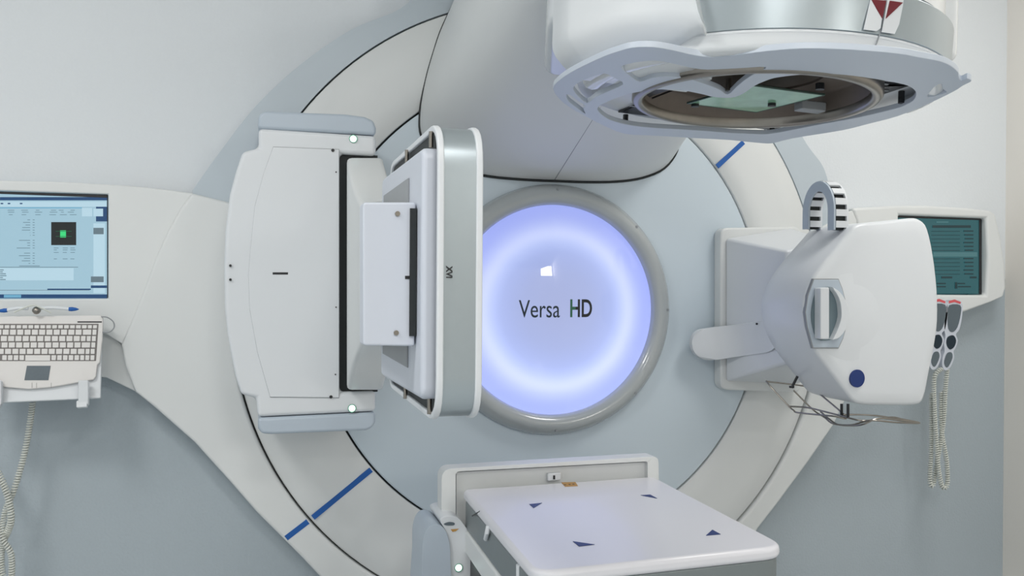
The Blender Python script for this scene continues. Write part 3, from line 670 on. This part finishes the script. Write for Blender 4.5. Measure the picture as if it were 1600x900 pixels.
# ================================================================ keyboard on its tilted tray
KT, KB = V((0, -.065, H-.02)), V((0, -.125, H-.235))
kn = (KT-KB).cross(V((1, 0, 0))).normalized()
if kn.y > 0: kn = -kn
def Pk(u, v, h=0): return Pp(u, v, KT+kn*h, kn)
SH = empty('keyboard_shelf', Py(80, 620, .0), 'white tilted keyboard shelf with two hooked feet, under the left monitor', 'shelf')
obj('tray', prism(NB(), [Pk(-40, 494, -.012), Pk(160, 494, -.012), Pk(157, 622, -.012), Pk(-40, 631, -.012)], -kn*.012), 'white', SH, bevel=.003)
obj('wall_mount', prism(NB(), [V((-1.68, .025, H-.16)), V((-1.68, -.03, H-.12)), V((-1.68, -.10, H-.2)), V((-1.68, .025, H-.22))], (.22, 0, 0)), 'white', SH, bevel=.004)
for u0 in (122, -14):
    hk = NB(); a = Pk(u0, 594, .028); b = Pk(u0+16, 594, .028); c2 = Pk(u0+16, 632, .012); d2 = Pk(u0, 634, .012)
    prism(hk, [a, b, c2, d2], -kn*.022); obj('hooked_foot', hk, 'white', SH, bevel=.003)
    obj('foot_tip', prism(NB(), [Pk(u0-3, 626, .014), Pk(u0+14, 625, .014), Pk(u0+14, 636, .014), Pk(u0-3, 637, .014)], -kn*.02), 'white', SH, bevel=.003)
KBD = empty('keyboard', Pk(40, 605), 'ivory keyboard with dark touchpad leaning on the shelf below the monitor', 'keyboard')
kbody = [Pk(a, b) for a, b in ((-24, 494), (158, 492), (161, 497), (160, 530), (156, 566), (152, 570), (150, 588), (146, 593), (120, 598), (80, 605), (45, 608), (10, 605), (-14, 601), (-22, 594))]
kbo = obj('case', prism(NB(), kbody, -kn*.011), 'key', KBD, bevel=.003)
obj('key_well', prism(NB(), [Pk(a, b, .0006) for a, b in ((-13, 506), (154, 506), (150, 564), (-13, 564))], -kn*.001), 'keywell', kbo)
obj('touchpad', prism(NB(), [Pk(a, b, .0012) for a, b in ((42, 571.5), (79, 571.5), (75.5, 594), (38, 594))], -kn*.002), 'greypad', KBD, label='dark slate touchpad')
obj('status_strip', prism(NB(), [Pk(a, b, .0008) for a, b in ((121, 502), (165-6, 502), (159, 504), (121, 504))], -kn*.001), 'black', kbo)
for xx in (50, 57, 80): obj('pad_button_seam', tube(NB(), [Pk(xx, 598, .0004), Pk(xx, 606, .0004)], .0005, 4), 'keywell', kbo)
def keyat(x0, x1, y0_, y1_, sk):
    g = .8
    q = [Pk(x0+g+sk, y0_+g, .004), Pk(x1-g+sk, y0_+g, .004), Pk(x1-g+sk-.3, y1_-g, .004), Pk(x0+g+sk-.3, y1_-g, .004)]
    return obj('key', prism(NB(), q, -kn*.0045), 'key', KBD, bevel=.0014, seg=2)
rows = [(507, 514, 9.3, 0), (514, 524, 11.4, 3), (524, 534, 11.4, 0), (534, 544, 11.4, -3), (544, 554, 11.4, 1)]
nk = 0
for r_i, (ya_, yb_, wk, off) in enumerate(rows):
    x = 152.5-r_i*.9; first = True; k = 0
    while x > -3 and k < 18:
        ww = wk
        if k == 0: ww = 8
        elif k == 1: ww = 8 if r_i not in (1, 3) else 15
        elif k == 2 and r_i in (2, 4): ww = 9 if r_i == 2 else 12
        keyat(x-ww, x, ya_, yb_, 0); x -= ww; k += 1; nk += 1
x = 148.5
for ww in (8, 8, 8, 9, 9, 9, 9, 9, 41, 9, 9, 9, 9): keyat(x-ww, x, 554, 563.5 if ww < 40 else 564.5, 0); x -= ww
# pens above the keyboard
def pen(x0, x1, v0, v1, name, tip, lab, cat, flip=False, clip=False):
    a, b = Py(x0, v0, -.068), Py(x1, v1, -.068); d = (b-a).normalized()
    e = empty(name, a, lab, cat, 'pens lying above the keyboard')
    obj('barrel', tube(NB(), smooth([a, a.lerp(b, .5)+V((0, 0, .003)), b], 6, False), .0048, 12), 'white', e)
    t = NB(); s = (b, d) if not flip else (a, -d)
    lath = lambda x, y, h: s[0]+s[1]*h+V((0, -1, 0))*x+s[1].cross(V((0, -1, 0)))*y
    lathe(t, [(.0056, -.004), (.0062, .004), (.0045, .014), (.001, .022), (.0003, -.004)], lath, 14)
    obj('cap', t, tip, e, label='blue cap')
    return e
pen(60, 110, 482, 483, 'pen', 'blue', 'white pen with blue cap pointing right, above the keyboard', 'pen')
pen(9, 44, 485, 482, 'pen', 'blue', 'white pen with blue cap pointing left, above the keyboard', 'pen', flip=True)
# crossed spectacles-like cord between the pens
one('thin_cord', tube(NB(), smooth([Py(22, 488, -.075), Py(38, 481, -.08), Py(52, 477, -.082), Py(64, 481, -.085), Py(80, 489, -.075)], 8, False), .0022, 8), 'cord', 'thin beige cord looping between the two pens', 'cord')
one('cable_ball', lathe(NB(), [(.0005, -.011), (.006, -.0095), (.0105, -.004), (.0115, 0), (.0105, .004), (.006, .0095), (.0005, .011)], lambda x, y, h: Py(57, 485, -.078)+V((x, y, h)), 24, closed=False), 'steel', 'small round chrome ball between the two pens', 'ball')
one('cable', tube(NB(), smooth([Py(158, 495, -.07), Py(168, 496, -.07), Py(177, 503, -.068), Py(178, 512, -.068), Py(170, 519, -.07), Py(156, 519, -.075)], 8, False), .0018, 8), 'grey', 'thin grey cable bent out from the keyboard corner', 'cable')
def coiled(path, lab, par=None, R=.0075, r=.0028, pitch=.0075):
    return one('coiled_cord', tube(NB(), coil(path, R, pitch, 10), r, 6), 'cord', lab, 'cord', 'coiled cords')
coiled([Py(51, 628, -.03), Py(47, 660, -.02), Py(38, 710, -.02), Py(22, 765, -.03), Py(8, 800, -.02), Py(4, 840, -.05), Py(18, 870, -.05), Py(16, 940, -.03)], 'pale coiled cord hanging straight from the keyboard shelf', R=.0065)
coiled([Py(-30, 690, -.04), Py(-5, 735, -.045), Py(12, 775, -.06), Py(17, 815, -.06), Py(4, 850, -.02), Py(2, 885, -.02), Py(10, 940, -.06)], 'pale coiled cord entering from the left edge below the shelf', R=.0075)

# ================================================================ right monitor panel
RP = empty('monitor_panel', Py(1450, 470, .05), 'white wall panel holding the dim teal screen, at right behind the x-ray source', 'monitor')
y1 = -.0
ro_ = [(1339, 345), (1332, 325), (1400, 321), (1450, 321), (1515, 325), (1548, 329), (1556, 334), (1564, 367), (1572, 420), (1573, 448), (1569, 463), (1549, 472), (1504, 489), (1440, 512), (1345, 520)]
outer_r = outl(ro_, y1); ri = outl([(1405, 336), (1541, 341), (1544, 400), (1541, 461), (1405, 460)], y1)
bm = NB(); plate(bm, [outer_r, ri], (0, .10, 0)); obj('panel', bm, 'cream', RP, bevel=.012, seg=4)
rr_ = [(1410, 338, 1530, 339.5, 'tealdark'), (1457, 352, 1517, 356, 'tealdark'), (1458, 394, 1527, 401, 'teallight'), (1463, 346, 1482, 348, 'teallight'), (1471, 432, 1488, 435, 'tealdark'), (1516, 432, 1526, 435, 'tealdark'), (1492, 441, 1496, 451, 'tealdark'), (1497, 442, 1508, 444, 'tealdark'), (1497, 447, 1517, 449, 'tealdark'), (1464, 442, 1478, 444, 'tealdark'), (1464, 447, 1478, 449, 'tealdark')]
for i, yy in enumerate((360, 366, 372, 378, 384, 390, 403, 409, 415, 421, 427)):
    rr_.append((1506+i % 3, yy, 1521, yy+2, 'tealdark')); rr_.append((1456, yy+1, 1500, yy+1.8, 'tealdark'))
screen('screen', [(1404, 336), (1530.5, 340.5), (1529, 459), (1404, 459)], .022, RP, 'teal', rr_)
obj('screen_bezel', prism(NB(), outl([(1403, 336), (1534, 340), (1534, 459.5), (1530, 459.5), (1530, 344), (1403, 340)], .02), (0, .002, 0)), 'black', RP)

# ================================================================ handsets and coiled cords, right
def handset(u, v, du, lab):
    """u, v: top centre in the picture; body leans by du over its length"""
    y = -.075
    def Q(a, b, h=0): return Py(u+a+du*b/100, v+b, y-h)
    e = empty('hand_controller', Q(0, 100), lab, 'hand controller', 'hand controllers hanging below the right monitor')
    ol = smooth([Q(a, b) for a, b in ((-10, 2), (0, 0), (11, 3), (14, 20), (12, 45), (7, 53), (11, 63), (8, 76), (6, 80), (8, 90), (4, 104), (-3, 110), (-9, 104), (-10, 90), (-8, 80), (-10, 68), (-9, 56), (-12, 45), (-13, 20))], 3)
    bd = obj('body', prism(NB(), ol, (0, .02, 0), True), 'lilac', e, bevel=.003, sharp=60)
    for nm, mt, pts in (('keypad', 'greypad', ((-8, 8), (9, 8), (11, 22), (8, 42), (1, 50), (-6, 44), (-9, 24))), ('display', 'ink', ((-5, 57), (3, 55), (8, 63), (6, 73), (0, 77), (-5, 72), (-7, 64))), ('lower_keypad', 'greypad', ((-3, 82), (3, 82), (5, 90), (1, 102), (-3, 105), (-7, 98), (-6, 88)))):
        obj(nm, prism(NB(), smooth([Q(a, b, .0005) for a, b in pts], 3), (0, -.001, 0)), mt, e)
    obj('red_strip', prism(NB(), [Q(a, b, .001) for a, b in ((-9, 1), (0, -1), (10, 3), (9, 6), (0, 3), (-9, 5))], (0, .003, 0)), 'redlabel', e)
    return e
handset(1492, 469, -10, 'grey keypad hand controller hanging right of its twin, below the right monitor')
handset(1468, 468, -6, 'grey keypad hand controller half hidden behind the x-ray source')
one('controller_holder', box(NB(), *sorted((Py(1450, 470, -.04).x, Py(1500, 470, -.04).x)), -.055, .09, Py(1470, 484, -.04).z, Py(1470, 474, -.04).z), 'white', 'white holder bar carrying the two hand controllers', 'holder', bevel=.003)
coiled([Py(1480, 576, -.065), Py(1477, 610, -.06), Py(1474, 660, -.055), Py(1468, 700, -.055), Py(1462, 735, -.05), Py(1458, 758, -.05), Py(1453, 752, -.05), Py(1455, 700, -.04), Py(1455, 615, -.04)], 'pale coiled cord looping down from the half hidden hand controller', R=.0065, pitch=.0085)
coiled([Py(1472, 576, -.07), Py(1460, 590, -.07), Py(1460, 640, -.06), Py(1463, 690, -.065), Py(1466, 730, -.07), Py(1472, 760, -.07), Py(1480, 757, -.07), Py(1479, 720, -.06), Py(1471, 670, -.05), Py(1471, 612, -.045)], 'pale coiled cord looping down from the right hand controller', R=.0065, pitch=.0085)
